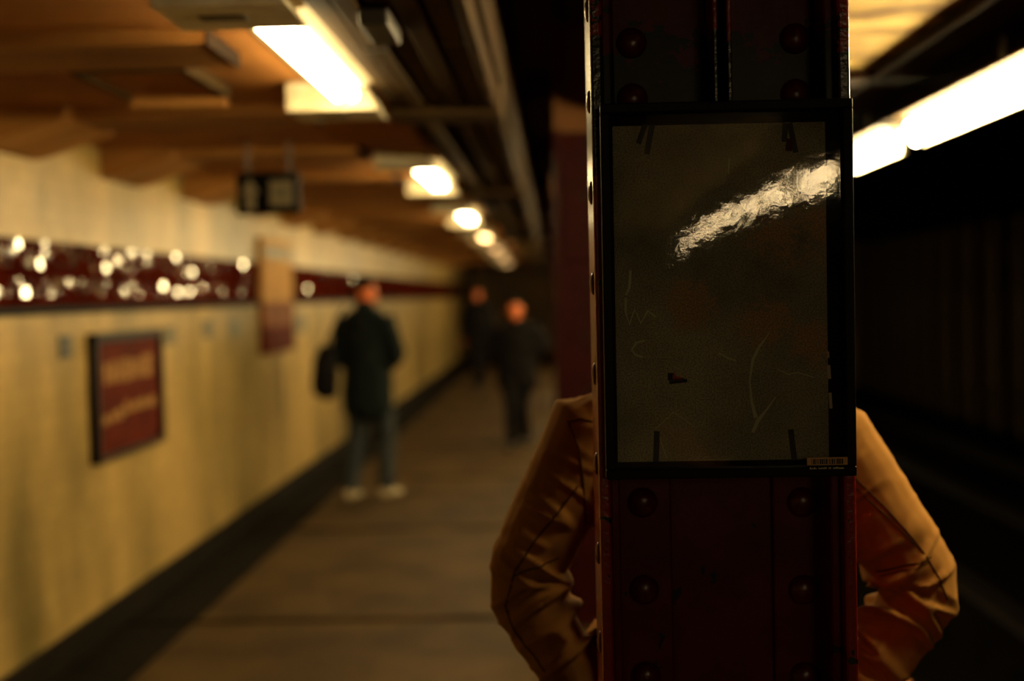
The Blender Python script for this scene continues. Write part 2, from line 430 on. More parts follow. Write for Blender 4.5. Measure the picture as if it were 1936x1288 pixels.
# oxblood band at eye level
ZB0, ZB1 = 1.615, 1.90
tb = struct(bx('trim_2', (WX, WX + 0.010, Y0, 36.0, ZB0, ZB1), M['band_back']), 'dark red glazed tile band along the wall')
bx('border_strip', (WX, WX + 0.030, Y0, 36.0, ZB0 - 0.035, ZB0), M['band_edge'], tb, bevel=0.004)
bm = bmesh.new()
rw = 0.0406
for k in range(7):
    z0 = ZB0 + k * rw
    y = 3.2
    glossy = k in (1, 2, 4, 5, 6)
    while y < 30.0:
        l = 0.060
        if not (10.5 < y < 12.0):
            sg_ = 0.052 if glossy else 0.015
            t1 = random.gauss(0, sg_); t2 = random.gauss(0.07 * (1.88 - z0 - rw / 2) / 0.23 if glossy else 0, sg_)
            x = WX + 0.015
            p = []
            for (dy, dz) in ((-1, -1), (1, -1), (1, 1), (-1, 1)):
                yy = y + l / 2 + dy * (l / 2 - 0.0015); zz = z0 + rw / 2 + dz * (rw / 2 - 0.0015)
                p.append((x + dy * l / 2 * t1 - dz * rw / 2 * t2, yy, zz))
            f = [bm.verts.new(q) for q in p]; bk = [bm.verts.new((WX + 0.009, q[1], q[2])) for q in p]
            bm.faces.new(f).material_index = 0 if glossy and random.random() < (0.58 if y < 9.6 else 0.15) else 1
            for i in range(4): bm.faces.new((f[i], bk[i], bk[(i + 1) % 4], f[(i + 1) % 4])).material_index = 1
        y += l
tiles = obj('glazed_tiles', bm, M['band'], tb); tiles.data.materials.append(M['band_matt']); tiles['kind'] = 'stuff'

# ends of the platform
struct(bx('wall_far', (WX - 0.2, 13.0, Y1, Y1 + 0.3, -1.3, 3.4), M['far_wall']), 'tan wall at the far end of the platform')
struct(bx('wall_near', (WX - 0.2, 13.0, Y0 - 0.3, Y0, -1.3, 3.4), M['far_wall']), 'wall at the near end of the platform')

# track side
struct(bx('floor_track', (EDGE, 13.0, Y0, 75.0, -1.35, -1.15), M['pit']), 'sooty track bed below the platform')
struct(bx('wall_platform_edge', (EDGE - 0.3, EDGE - 0.06, Y0, Y1, -1.15, -0.35), M['pit_wall']), 'sooty wall below the platform edge')
struct(bx('wall_right', (13.0, 13.3, Y0, 75.0, -1.35, 3.4), M['pit_wall']), 'sooty wall beyond the tracks')

# ceiling: over the wall side, the dark recess over the columns, the plaster bay, the tracks
cl = struct(bx('ceiling', (WX - 0.2, -0.62, Y0, Y1, 2.38, 3.25), M['ceil']), 'brown painted ceiling with cross beams')
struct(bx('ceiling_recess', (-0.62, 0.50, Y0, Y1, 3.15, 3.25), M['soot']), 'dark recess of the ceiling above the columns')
struct(bx('ceiling_plaster', (0.50, 1.33, Y0, Y1, 2.436, 3.25), M['plaster']), 'cream stained plaster ceiling bay')
struct(bx('ceiling_track', (1.33, 13.0, Y0, 75.0, 2.90, 3.25), M['pit_wall']), 'sooty ceiling above the tracks')
for k in range(-8, 19):
    y = 3.95 + 1.55 * k
    bm = bmesh.new(); prism_y(bm, [(WX, 2.338), (-0.95, 2.338), (-0.95, 2.38), (WX, 2.38)], y, y + 0.42); cb = obj('cross_beam', bm, M['beam'], cl)
    bx('end_plate', (-0.95, -0.944, y - 0.004, y + 0.424, 2.334, 2.38), M['girder'], cb)  # added dark plate, keeps lamp light from showing on the beam end
    bm = bmesh.new(); prism_y(bm, [(WX, 2.240), (WX + 0.05, 2.240), (WX + 0.36, 2.338), (WX + 0.36, 2.38), (WX, 2.38)], y - 0.10, y + 0.52); obj('beam_haunch', bm, M['beam'], cl)
for y in (1.2, 5.45, 9.75, 14.0, 18.3, 22.6, 27.0):
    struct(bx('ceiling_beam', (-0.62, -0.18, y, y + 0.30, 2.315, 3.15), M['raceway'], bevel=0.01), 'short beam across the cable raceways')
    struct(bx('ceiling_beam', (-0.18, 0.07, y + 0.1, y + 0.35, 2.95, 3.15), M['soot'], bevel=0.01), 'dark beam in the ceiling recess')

# girder above the platform edge with bracket stubs
gd = thing('girder', 'dark brown riveted girder above the platform edge lamps', 'girder', (1.42, 0, 2.39))
bm = bmesh.new(); box(bm, -0.22, 0.24, Y0, Y1, 0.0, 0.044); obj('bottom_flange', bm, M['girder'], gd, bevel=0.006)
bm = bmesh.new(); box(bm, 0.02, 0.05, Y0, Y1, 0.044, 0.50); obj('web', bm, M['girder'], gd)
bm = bmesh.new(); box(bm, 0.05, 0.16, Y0, Y1, 0.044, 0.075); obj('angle', bm, M['girder'], gd)
for y in (1.4, 5.35, 9.9, 14.5):
    bm = bmesh.new(); box(bm, -0.36, -0.20, y, y + 0.16, 0.0, 0.040); obj('bracket', bm, M['girder'], gd, bevel=0.006)
g2 = thing('girder', 'soot dark girder in the recess above the column row', 'girder', (0.26, 0, 2.95))
bm = bmesh.new(); box(bm, -0.17, 0.17, Y0, Y1, 0.0, 0.03); obj('bottom_flange', bm, M['soot'], g2)
bm = bmesh.new(); box(bm, -0.015, 0.015, Y0, Y1, 0.03, 0.198); obj('web', bm, M['soot'], g2)

# ceiling hatch frame between the beams
ht = thing('ceiling_hatch', 'square brown ceiling hatch with raised rim', 'hatch', (-1.30, 4.72, 2.38))
bm = bmesh.new(); box(bm, -0.16, 0.16, -0.30, 0.28, -0.03, 0.0); obj('panel', bm, M['ceil'], ht)
for (a, b, c, d) in ((-0.17, 0.17, 0.26, 0.30), (-0.17, 0.17, -0.33, -0.29), (-0.19, -0.16, -0.33, 0.30), (0.15, 0.18, -0.33, 0.30)):
    bm = bmesh.new(); box(bm, a, b, c, d, -0.075 if c == 0.26 else -0.045, 0.0); obj('rim', bm, M['beam' if c == 0.26 else 'raceway'], ht, bevel=0.004)  # light and shade put in the colour: far bar lighter, others darker

# raceways running beside the lamps
xs = [-0.600, -0.525, -0.460, -0.386, -0.310, -0.233, -0.190]
sections = ((1.5, 5.45, range(6), 0), (5.75, 9.75, (1, 3, 4, 5), 1), (10.05, 14.0, (0, 2, 3, 5), 2), (14.3, 18.3, (1, 3, 5), 3))
for (a, b, idx, s) in sections:
    for i in idx:
        x0, x1 = xs[i] + 0.006, xs[i + 1] - 0.006
        zb = 2.335 + (0.012, 0.0, 0.018, 0.004, 0.014, -0.012)[i]
        o = bx('raceway', (x0, x1, a, b, zb, 2.42), M['raceway' if i < 5 else 'soot'], bevel=0.005)
        tag(o, '%s cable raceway out from the lamps, in the length beside the %s' % (
            ('first', 'second', 'third', 'fourth', 'fifth', 'sixth')[list(idx).index(i)],
            ('square ceiling hatch', 'black hanging sign', 'cream wall panel', 'walker in black')[s]), 'raceway', 'cable raceways beside the lamps')
        if s == 0 and i in (1, 4):
            for yy in (2.6, 4.1):
                bm = bmesh.new(); box(bm, x0 - 0.004, x1 + 0.004, yy, yy + 0.03, zb - 0.004, 2.42); obj('strap', bm, M['dark_metal'], o)
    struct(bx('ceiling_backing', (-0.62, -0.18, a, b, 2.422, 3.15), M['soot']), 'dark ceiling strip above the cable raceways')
jb = bx('junction_box', (-0.470, -0.395, 3.55, 3.85, 2.30, 2.345), M['dark_metal'], bevel=0.006)
tag(jb, 'small black junction box under the cable raceways', 'junction box')

# ---------------------------------------------------------------- lamps over the platform
def make_lamp(y, label, group, tm='tube'):
    t = thing('ceiling_light', label, 'ceiling light', (-0.70 - 0.012 * max(0, y - 8), y, 2.32), 0, group)
    bm = bmesh.new()
    prism_y(bm, [(-0.115, 0.045), (-0.055, 0.026), (0.055, 0.026), (0.105, 0.045), (0.105, 0.058), (-0.115, 0.058)], -0.66, 0.68)
    obj('reflector', bm, M['white_metal'], t)
    for x in (-0.024, 0.026):
        bm = bmesh.new(); cyl(bm, (x, -0.645, 0), (x, 0.645, 0), 0.020, 14); tu = obj('tube', bm, M[tm], t, smooth=False)
        for s in (-1, 1):
            bm = bmesh.new(); box(bm, x - 0.012, x + 0.012, s * 0.655 - 0.008, s * 0.655 + 0.008, -0.014, 0.030); obj('socket', bm, M['white_metal'], tu)
    for zb, a in ((-0.021, -0.98), (-0.045, 0.70)):
        bm = bmesh.new()
        prism_y(bm, [(-0.215, zb), (0.105, zb), (0.055, 0.058), (-0.215, 0.058)], a, a + 0.30)
        e = obj('end_box', bm, M['white_metal'], t, bevel=0.006)
        bm = bmesh.new(); box(bm, -0.13, -0.02, a + 0.11, a + 0.17, zb - 0.003, zb + 0.001); obj('slot', bm, M['dark_metal'], e)
    return t
GL = 'fluorescent lamps along the platform ceiling'
make_lamp(4.25, 'lit fluorescent ceiling lamp beside the square ceiling hatch', GL)
make_lamp(8.40, 'lit fluorescent ceiling lamp next along the ceiling past the black hanging sign', GL)
for y, o_, tm in ((12.6, 'third', 'tube'), (16.9, 'fourth', 'dim_tube'), (21.4, 'fifth', 'faint_tube'), (26.0, 'sixth', 'faint_tube'), (31.0, 'seventh', 'faint_tube')):
    make_lamp(y, 'far fluorescent ceiling lamp, %s in the row that starts beside the square hatch' % o_, GL, tm)

# ---------------------------------------------------------------- lamps over the platform edge (two tubes, shield on the track side)
def make_edge_lamp(y, tm='edge_tube', hl=0.435):
    t = thing('edge_light', 'twin tube strip lamp in the row above the platform edge', 'strip light', (1.40, y, 2.21), 0, 'strip lamps above the platform edge')
    bm = bmesh.new(); box(bm, -0.080, 0.075, -hl - 0.145, hl + 0.145, 0.054, 0.064); obj('cover', bm, M['raceway'], t)
    bm = bmesh.new(); prism_y(bm, [(0.035, -0.050), (0.055, -0.050), (0.075, 0.054), (0.048, 0.054)], -hl, hl); obj('reflector', bm, M['white_metal'], t)
    bm = bmesh.new(); box(bm, 0.0, 0.03, -0.03, 0.03, 0.064, 0.178); obj('hanger', bm, M['dark_metal'], t)
    for (x, z) in ((-0.012, 0.026), (0.008, -0.030)):
        bm = bmesh.new(); cyl(bm, (x, -hl, z), (x, hl, z), 0.018, 14); tu = obj('tube', bm, M[tm], t)
        for s in (-1, 1):
            bm = bmesh.new(); cyl(bm, (x, s * (hl + 0.001), z), (x, s * (hl + 0.021), z), 0.016, 10); obj('cap', bm, M['dark_metal'], tu)
    return t
el = make_edge_lamp(4.45, hl=1.09)
el['label'] = 'broad bright twin tube strip lamp beside the first gap in the edge row'
e0 = make_edge_lamp(6.32)
e0['label'] = 'twin tube strip lamp running in behind the framed panel'
for y in [2.64] + [6.32 + 1.22 * k for k in range(1, 20)]:
    dup(e0, (1.40, y, 2.21), 'twin tube strip lamp in the row above the platform edge')
e1 = make_edge_lamp(-3.1, 'rear_tube')
for k in range(1, 9):
    dup(e1, (1.40, -3.1 - 1.22 * k, 2.21))

# ---------------------------------------------------------------- columns
def make_column(y, label, full=True):
    """riveted H column: open side towards the camera"""
    XL, XR, D = 0.064, 0.451, 0.30
    t = thing('steel_column', label, 'column', (0.2575, y, 0), 0, 'riveted columns along the platform')
    ox = 0.2575
    CM = M['column'] if full else M['column_far']
    H = 2.95
    for (a, b) in ((XL, XL + 0.018), (XR - 0.018, XR)):
        bm = bmesh.new(); box(bm, a - ox, b - ox, 0, D, 0, H); f = obj('flange', bm, M['column_gloss'] if full else CM, t, bevel=0.004)
    bm = bmesh.new(); box(bm, XL + 0.018 - ox, XR - 0.018 - ox, 0.145, 0.157, 0, H); obj('web', bm, CM, t)
    for (a, b) in ((XL + 0.018, 0.183), (0.345, XR - 0.018)):
        bm = bmesh.new(); box(bm, a - ox, b - ox, 0.130, 0.145, 0, H); obj('angle', bm, CM, t, bevel=0.003)
    bm = bmesh.new()
    box(bm, XL + 0.018 - ox, XL + 0.033 - ox, 0.030, 0.130, 0, H); obj('angle', bm, CM, t, bevel=0.003)
    bm = bmesh.new()
    box(bm, XR - 0.033 - ox, XR - 0.018 - ox, 0.030, 0.130, 0, H); obj('angle', bm, CM, t, bevel=0.003)
    # splice plates of the upper length
    for (a, b) in ((XL + 0.036, 0.248), (0.278, XR - 0.036)):
        bm = bmesh.new(); box(bm, a - ox, b - ox, 0.108, 0.130, 1.78, H); obj('splice_plate', bm, CM, t, bevel=0.004)
    if full:
        for xb in (0.249, 0.270):
            bm = bmesh.new(); box(bm, xb - ox, xb + 0.007 - ox, 0.010, 0.130, 1.78, H); obj('centre_rib', bm, M['column_gloss'], t, bevel=0.002)
    bm = bmesh.new(); box(bm, XL - 0.03 - ox, XR + 0.03 - ox, -0.03, D + 0.03, 0, 0.03); obj('base_plate', bm, CM, t, bevel=0.004)
    if full:
        rm = None
        zs = [1.0 + 0.141 * k for k in range(-6, 6)]
        spots = []
        for z in zs:
            spots += [((0.137, 0.130), z), ((0.392, 0.130), z - 0.004)]
        spots += [((0.132, 0.108), z) for z in (1.925, 2.012, 2.15, 2.29)] + [((0.388, 0.108), z) for z in (1.925, 2.012, 2.15, 2.29)]
        for (xy, z) in spots:
            if rm is None:
                bm = bmesh.new(); dome(bm, (0, 0, 0), 0.0245, 0.015, (0, -1, 0), 20, 6); rm = mesh_of(bm, 'rivet', True)
            link('rivet', rm, M['column_rivet'], t, (xy[0] - ox, xy[1], z))
        sm = None
        for side, xx in ((-1, XL), (1, XR)):
            for z in [0.93 + 0.141 * k for k in range(-5, 12)]:
                if sm is None:
                    bm = bmesh.new(); dome(bm, (0, 0, 0), 0.018, 0.006, (-1, 0, 0), 16, 5); sm = mesh_of(bm, 'rivet', True)
                link('rivet', sm, CM, t, (xx - ox, 0.075, z), PI if side > 0 else 0)
    return t
col_main = make_column(2.15, 'dark red riveted steel column carrying the black framed panel')
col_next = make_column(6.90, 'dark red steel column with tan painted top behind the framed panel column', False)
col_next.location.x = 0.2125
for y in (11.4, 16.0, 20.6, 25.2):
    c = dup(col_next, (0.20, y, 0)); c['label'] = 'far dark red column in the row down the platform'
for k in range(24):
    y = 24.2 + 1.524 * k
    t = thing('track_column', 'sooty thin column standing between the tracks', 'column', (8.5, y, -1.15), 0, 'columns between the tracks') if k == 0 else dup(tc0, (8.5, y, -1.15))
    if k == 0:
        tc0 = t
        for (a, b) in ((-0.15, -0.13), (0.13, 0.15)):
            bm = bmesh.new(); box(bm, a, b, -0.15, 0.15, 0, 4.0); obj('flange', bm, M['far_column'], t, bevel=0.004)
        bm = bmesh.new(); box(bm, -0.13, 0.13, -0.01, 0.01, 0, 4.0); obj('web', bm, M['far_column'], t)

# added lamp, unseen behind the column, to light the track columns
tl = thing('track_lamp', 'caged bulb on a post between the tracks', 'lamp', (4.45, 27.5, -1.15))
bm = bmesh.new(); cyl(bm, (0, 0, 0), (0, 0, 2.15), 0.03, 10); obj('post', bm, M['rail'], tl)
bm = bmesh.new(); box(bm, -0.09, 0.09, -0.09, 0.09, 0, 0.03); obj('foot', bm, M['rail'], tl)
bm = bmesh.new(); ell(bm, (0, 0, 2.24), (0.06, 0.06, 0.085)); obj('bulb', bm, emit('lit_track_bulb', LAMP_RGB, 260.0), tl, smooth=True)
for k in range(4):
    a_ = PI / 4 + k * PI / 2; dx_, dy_ = math.cos(a_), math.sin(a_)
    bm = bmesh.new(); limb(bm, ((dx_ * 0.03, dy_ * 0.03, 2.14), (dx_ * 0.085, dy_ * 0.085, 2.24), (dx_ * 0.02, dy_ * 0.02, 2.35)), [0.006] * 3, n=6); obj('cage_wire', bm, M['rail'], tl)

# rails
for i, x in enumerate((2.25, 3.69, 5.3, 6.74)):
    bm = bmesh.new()
    prism_y(bm, [(-0.07, 0), (0.07, 0), (0.07, 0.012), (0.012, 0.03), (0.012, 0.10), (0.035, 0.11), (0.035, 0.145), (-0.035, 0.145), (-0.035, 0.11), (-0.012, 0.10), (-0.012, 0.03), (-0.07, 0.012)], Y0, 70)
    o = obj('track_rail', bm, M['rail'], loc=(x, 0, -1.15)); tag(o, 'dark steel running rail on the sooty track bed', 'rail', 'rails on the track bed')

# ---------------------------------------------------------------- framed panel on the column
FX0, FX1, FZ0, FZ1 = 0.0745, 0.4440, 1.342, 1.898
FY = 2.105
fcx, fcz = (FX0 + FX1) / 2, (FZ0 + FZ1) / 2
fp = thing('framed_panel', 'black framed empty notice panel with warped plastic cover on the column', 'notice frame', (fcx, FY, fcz))
fp.rotation_euler = (0, 0.003, 0)
hw, hh = (FX1 - FX0) / 2, (FZ1 - FZ0) / 2
def fbox(name, a, b, c, d, y0, y1, m, parent=fp, bevel=0.0):
    bm = bmesh.new(); box(bm, a, b, y0, y1, c, d); return obj(name, bm, m, parent, bevel=bevel)
bar = 0.0145
fbox('frame_bar', -hw, hw, hh - bar, hh, 0, 0.045, M['frame'], bevel=0.002)
fbox('frame_bar', -hw, hw, -hh, -hh + bar, 0, 0.045, M['frame'], bevel=0.002)
fbox('frame_bar', -hw, -hw + bar, -hh + bar, hh - bar, 0, 0.045, M['frame'], bevel=0.002)
fbox('frame_bar', hw - bar, hw, -hh + bar, hh - bar, 0, 0.045, M['frame'], bevel=0.002)
fbox('backing_board', -hw + bar, hw - bar, -hh + bar, hh - bar, 0.028, 0.044, M['backing'])
px0, px1, pz0, pz1 = -0.1660, 0.1490, -0.255, 0.247
bm = bmesh.new(); box(bm, px0, px1, 0.0262, 0.028, pz0, pz1); paper = obj('backing_paper', bm, M['paper'], fp)
# glazing: sheet bowed and buckled a little, so that it mirrors the lamps behind in a curve
def glaze_y(x, z):
    g = noise.noise(V((x * 5.5 + 3.1, z * 5.5, 0.3))) * 0.00055
    return 0.0125 + g - 0.0006 * math.cos(PI * x / (2 * hw)) * math.cos(PI * z / (2 * hh))
bm = bmesh.new()
NX, NZ = 44, 60
grid = []
for j in range(NZ + 1):
    row = []
    for i in range(NX + 1):
        x = -hw + bar + (2 * hw - 2 * bar) * i / NX; z = -hh + bar + (2 * hh - 2 * bar) * j / NZ
        row.append(bm.verts.new((x, glaze_y(x, z), z)))
    grid.append(row)
for j in range(NZ):
    for i in range(NX):
        bm.faces.new((grid[j][i], grid[j][i + 1], grid[j + 1][i + 1], grid[j + 1][i]))
me = bpy.data.meshes.new('glazing'); bm.to_mesh(me); bm.free()
for p in me.polygons: p.use_smooth = True
glz = link('glazing', me, M['glazing'], fp)

def fpx(px, py):
    """photo pixel on the panel -> x, z on the panel"""
    p = P(px, py, FY + 0.025); return p.x - fcx, p.z - fcz
def ribbon(bm, pts, wid, y, th=0.0006):
    pts = [V((a, 0, b)) for a, b in pts]
    A = []; B = []
    for i, p in enumerate(pts):
        t = (pts[min(i + 1, len(pts) - 1)] - pts[max(i - 1, 0)]).normalized()
        n_ = V((-t.z, 0, t.x)); ww = wid[i] if isinstance(wid, (list, tuple)) else wid
        A.append(p + n_ * ww / 2); B.append(p - n_ * ww / 2)
    fa = [bm.verts.new((q.x, y, q.z)) for q in A]; fb = [bm.verts.new((q.x, y, q.z)) for q in B]
    ba = [bm.verts.new((q.x, y + th, q.z)) for q in A]; bb_ = [bm.verts.new((q.x, y + th, q.z)) for q in B]
    for i in range(len(pts) - 1):
        bm.faces.new((fa[i], fb[i], fb[i + 1], fa[i + 1]))
        bm.faces.new((ba[i], ba[i + 1], bb_[i + 1], bb_[i]))
        bm.faces.new((fa[i], fa[i + 1], ba[i + 1], ba[i])); bm.faces.new((fb[i], bb_[i], bb_[i + 1], fb[i + 1]))
    bm.faces.new((fa[0], ba[0], bb_[0], fb[0])); bm.faces.new((fa[-1], fb[-1], bb_[-1], ba[-1]))
YP = 0.0256
def strip(name, pts, wid, m, parent=paper, y=YP):
    bm = bmesh.new(); ribbon(bm, [fpx(*p) for p in pts], wid, y); return obj(name, bm, m, parent)
for pts, wd in ((((1232, 236), (1222, 292)), 0.0085), (((1219, 236), (1206, 272)), 0.0080), (((1492, 232), (1504, 288)), 0.0080),
                (((1484, 232), (1482, 268)), 0.0080), (((1243, 816), (1241, 874)), 0.0085), (((1496, 812), (1503, 870)), 0.0085)):
    strip('tape_strip', pts, wd, M['tape'])
strip('rust_spot', ((1493, 262), (1490, 285)), 0.010, mat('rust_stain', (0.10, 0.022, 0.008), 0.7), y=YP - 0.0008)
S = M['scratch']
strip('scratch', ((1183, 560), (1183, 590), (1190, 615), (1200, 585), (1212, 612), (1225, 588), (1240, 600)), 0.0034, S)
strip('scratch', ((1192, 512), (1190, 545), (1182, 562)), 0.0036, S)
strip('scratch', ((1218, 645), (1204, 648), (1195, 662), (1202, 672), (1216, 676)), 0.0028, S)
strip('scratch', ((1456, 628), (1436, 656), (1424, 680), (1418, 720), (1422, 760), (1430, 790)), (0.001, 0.004, 0.0045, 0.0022, 0.004, 0.006), S)
strip('scratch', ((1468, 750), (1450, 775), (1434, 795), (1424, 818)), (0.001, 0.003, 0.006, 0.0045), S)
strip('scratch', ((1240, 812), (1275, 780), (1312, 806)), 0.0012, S)
strip('scratch', ((1246, 822), (1262, 868)), 0.0014, S)
strip('scratch', ((1360, 668), (1378, 678), (1392, 682)), 0.0024, S)
strip('scratch', ((1470, 698), (1492, 708), (1510, 704), (1540, 714)), 0.0014, S)
strip('scratch', ((1378, 300), (1377, 330)), 0.0016, S)
strip('black_chip', ((1268, 706), (1268, 720)), 0.0075, M['ink'])
strip('black_chip', ((1266, 724), (1300, 720)), 0.0050, M['ink'])
strip('red_chip', ((1274, 705), (1276, 716), (1294, 716)), (0.002, 0.007, 0.002), M['red_chip'])
strip('pale_chip', ((1273, 718), (1297, 716)), 0.0013, M['label'])
for pts, wd in ((((1566, 664), (1567, 676)), 0.003), (((1567, 690), (1569, 716)), 0.005), (((1570, 742), (1572, 772)), 0.0045)):
    strip('torn_flake', pts, wd, M['flake'], y=YP - 0.0004)
# bar code label stuck on the lower right of the frame
a0 = fpx(1520, 862); a1 = fpx(1596, 875)
lab = thing('barcode_label', 'small pale barcode label stuck on the frame corner', 'label', (fcx, FY, fcz))
LY = -0.0011
bm = bmesh.new(); box(bm, a0[0], a1[0], LY + 0.0004, LY + 0.0011, a1[1], a0[1]); obj('paper', bm, M['label'], lab)
random.seed(3)
xx = a0[0] + 0.0065
while xx < a1[0] - 0.0085:
    ww = random.choice((0.0008, 0.0014, 0.0022))
    bm = bmesh.new(); box(bm, xx, xx + ww, LY, LY + 0.0006, a1[1] + 0.0013, a0[1] - 0.0022); obj('bar', bm, M['ink'], lab)
    xx += ww + random.choice((0.0008, 0.0012, 0.0018))
xx = a0[0] + 0.004
for ln in (5, 6, 2, 8):
    for k in range(ln):
        hgt = random.choice((0.0016, 0.0022, 0.0028))
        bm = bmesh.new(); box(bm, xx, xx + 0.0014, LY + 0.0004, LY + 0.0011, a1[1] - 0.0058, a1[1] - 0.0058 + hgt); obj('print_mark', bm, M['scratch'], lab)
        xx += 0.0021
    xx += 0.0022

# ---------------------------------------------------------------- things on the left wall
def wall_y(px): return None
def wall_pt(px, py):
    d = ROT @ V(((px - 968) / F_PX, (644 - py) / F_PX, -1)); return EYE + d * ((WX - EYE.x) / d.x)
# red poster
a = wall_pt(163, 632); b = wall_pt(300, 838); a2 = wall_pt(165, 882)
py0, py1, pz1_, pz0_ = a.y, b.y, a.z, a2.z
po = thing('wall_poster', 'black framed dark red poster with two lines of tan print', 'poster', (WX, (py0 + py1) / 2, (pz0_ + pz1_) / 2))
w2, h2 = (py1 - py0) / 2, (pz1_ - pz0_) / 2
def wbox(name, y0, y1, z0, z1, x0, x1, m, parent, bevel=0.0):
    bm = bmesh.new(); box(bm, x0, x1, y0, y1, z0, z1); return obj(name, bm, m, parent, bevel=bevel)
wbox('board', -w2, w2, -h2, h2, 0.0, 0.022, M['poster_red'], po)
fb = 0.055
wbox('frame_bar', -w2, w2, h2 - fb * 0.8, h2, 0.0, 0.045, M['frame'], po, 0.004)
wbox('frame_bar', -w2, w2, -h2, -h2 + fb * 0.5, 0.0, 0.045, M['frame'], po, 0.004)
wbox('frame_bar', -w2, -w2 + fb * 0.9, -h2, h2, 0.0, 0.045, M['frame'], po, 0.004)
wbox('frame_bar', w2 - fb * 0.9, w2, -h2, h2, 0.0, 0.045, M['frame'], po, 0.004)
random.seed(11)
for (z0, z1, ya, yb, n_) in ((0.055, 0.180, -0.42, 0.44, 8), (-0.110, -0.045, -0.10, 0.46, 6), (-0.140, -0.075, -0.45, -0.12, 3)):
    st = (yb - ya) / n_
    for k in range(n_):
        bm = bmesh.new()
        y0 = ya + k * st
        box(bm, 0.022, 0.025, y0, y0 + st * random.uniform(0.72, 0.95), z0 + random.uniform(0, 0.012), z1 - random.uniform(0, 0.02))
        obj('print_block', bm, M['poster_tan'], po)
# cream and red panel crossing the band
a = wall_pt(484, 448); b = wall_pt(545, 600); a2 = wall_pt(486, 672)
py0, py1, pt, pb = a.y, b.y, a.z, a2.z
pn = thing('wall_panel', 'cream and dark red notice panel on the wall crossing the red tile band', 'notice panel', (WX, (py0 + py1) / 2, (pt + pb) / 2))
w2, h2 = (py1 - py0) / 2, (pt - pb) / 2
wbox('upper_board', -w2, w2, -0.05, h2, 0.0, 0.045, M['poster_cream'], pn, 0.005)
wbox('middle_board', -w2, w2, -h2 * 0.55, -0.05, 0.0, 0.047, mat('brown_print', (0.17, 0.062, 0.02), 0.5, (0.09, 0.022, 0.007), scale=4, spec=0.03), pn, 0.005)
wbox('lower_board', -w2, w2, -h2, -h2 * 0.55, 0.0, 0.05, M['poster_red'], pn, 0.005)
wbox('heading_strip', -w2 * 0.9, w2 * 0.9, h2 * 0.66, h2 * 0.86, 0.045, 0.05, M['plate'], pn)
# small plates at one height on the tiles
def plate(px, py, w_px, h_px, m, label, group=None):
    c = wall_pt(px, py); l = wall_pt(px - w_px / 2, py); r = wall_pt(px + w_px / 2, py)
    wy = (r.y - l.y) / 2; hz = h_px / 2 * c.y / F_PX
    t = thing('wall_plate', label, 'wall plate', (WX, c.y, c.z), 0, group)
    wbox('back', -wy, wy, -hz, hz, 0, 0.008, m, t, 0.002)
    for s in (-0.62, 0, 0.62):
        wbox('figure', -wy * 0.7, wy * 0.7, hz * (s - 0.16), hz * (s + 0.16), 0.008, 0.010, M['ink'] if m is M['plate_dark'] else M['plate_dark'], t)
plate(122, 656, 22, 44, M['plate_dark'], 'dark small number plate on the tiles beside the red poster')
for (px, py, w_) in ((320, 634, 'next to the far edge of the red poster'), (391, 622, 'midway between the red poster and the cream panel'),
                     (443, 620, 'just before the cream and red panel'), (568, 610, 'just past the cream and red panel')):
    plate(px, py, 17, 36, M['plate'], 'faint grey green number plate ' + w_, 'faint wall plates')

# hanging sign
sg = thing('hanging_sign', 'black hanging sign with pale arrow and square', 'sign', P(506, 365, 6.72))
bm = bmesh.new(); box(bm, -0.148, 0.148, 0, 0.05, -0.100, 0.100); obj('box', bm, M['sign_black'], sg, bevel=0.005)
bm = bmesh.new(); prism_y(bm, [(-0.107, -0.08), (-0.060, -0.08), (-0.060, 0.0), (-0.036, 0.0), (-0.084, 0.070), (-0.131, 0.0), (-0.107, 0.0)], -0.004, 0.0); obj('arrow', bm, M['sign_white'], sg)
bm = bmesh.new(); box(bm, 0.010, 0.120, -0.004, 0.0, -0.062, 0.060); sq = obj('square', bm, M['sign_white'], sg)
bm = bmesh.new(); box(bm, 0.048, 0.084, -0.007, -0.004, -0.024, 0.024); obj('square_centre', bm, mat('dim_grey_print', (0.09, 0.085, 0.05), 0.5), sq)
for x in (-0.10, 0.10):
    bm = bmesh.new(); cyl(bm, (x, 0.025, 0.098), (x, 0.025, 2.379 - sg.location.z), 0.007, 8); obj('hanger', bm, M['dark_metal'], sg)

# ================================================================ PEOPLE
def remesh(bm, name, voxel, smooth_it=4, parent=None, m=None, disp=None, fac=0.5):
    me = mesh_of(bm, name + '_raw')
    o = bpy.data.objects.new(name + '_raw', me); COL.objects.link(o)
    md = o.modifiers.new('r', 'REMESH'); md.mode = 'VOXEL'; md.voxel_size = voxel; md.adaptivity = 0
    if smooth_it:
        s = o.modifiers.new('s', 'SMOOTH'); s.iterations = smooth_it; s.factor = fac
    dg = bpy.context.evaluated_depsgraph_get()
    me2 = bpy.data.meshes.new_from_object(o.evaluated_get(dg))
    bpy.data.objects.remove(o); bpy.data.meshes.remove(me)
    me2.name = name
    if disp:
        ns = [v.normal.copy() for v in me2.vertices]; cs = [v.co.copy() for v in me2.vertices]
        for i, v in enumerate(me2.vertices):
            v.co = cs[i] + ns[i] * disp(cs[i], ns[i])
    for p in me2.polygons: p.use_smooth = True
    me2.materials.clear()
    return link(name, me2, m, parent)

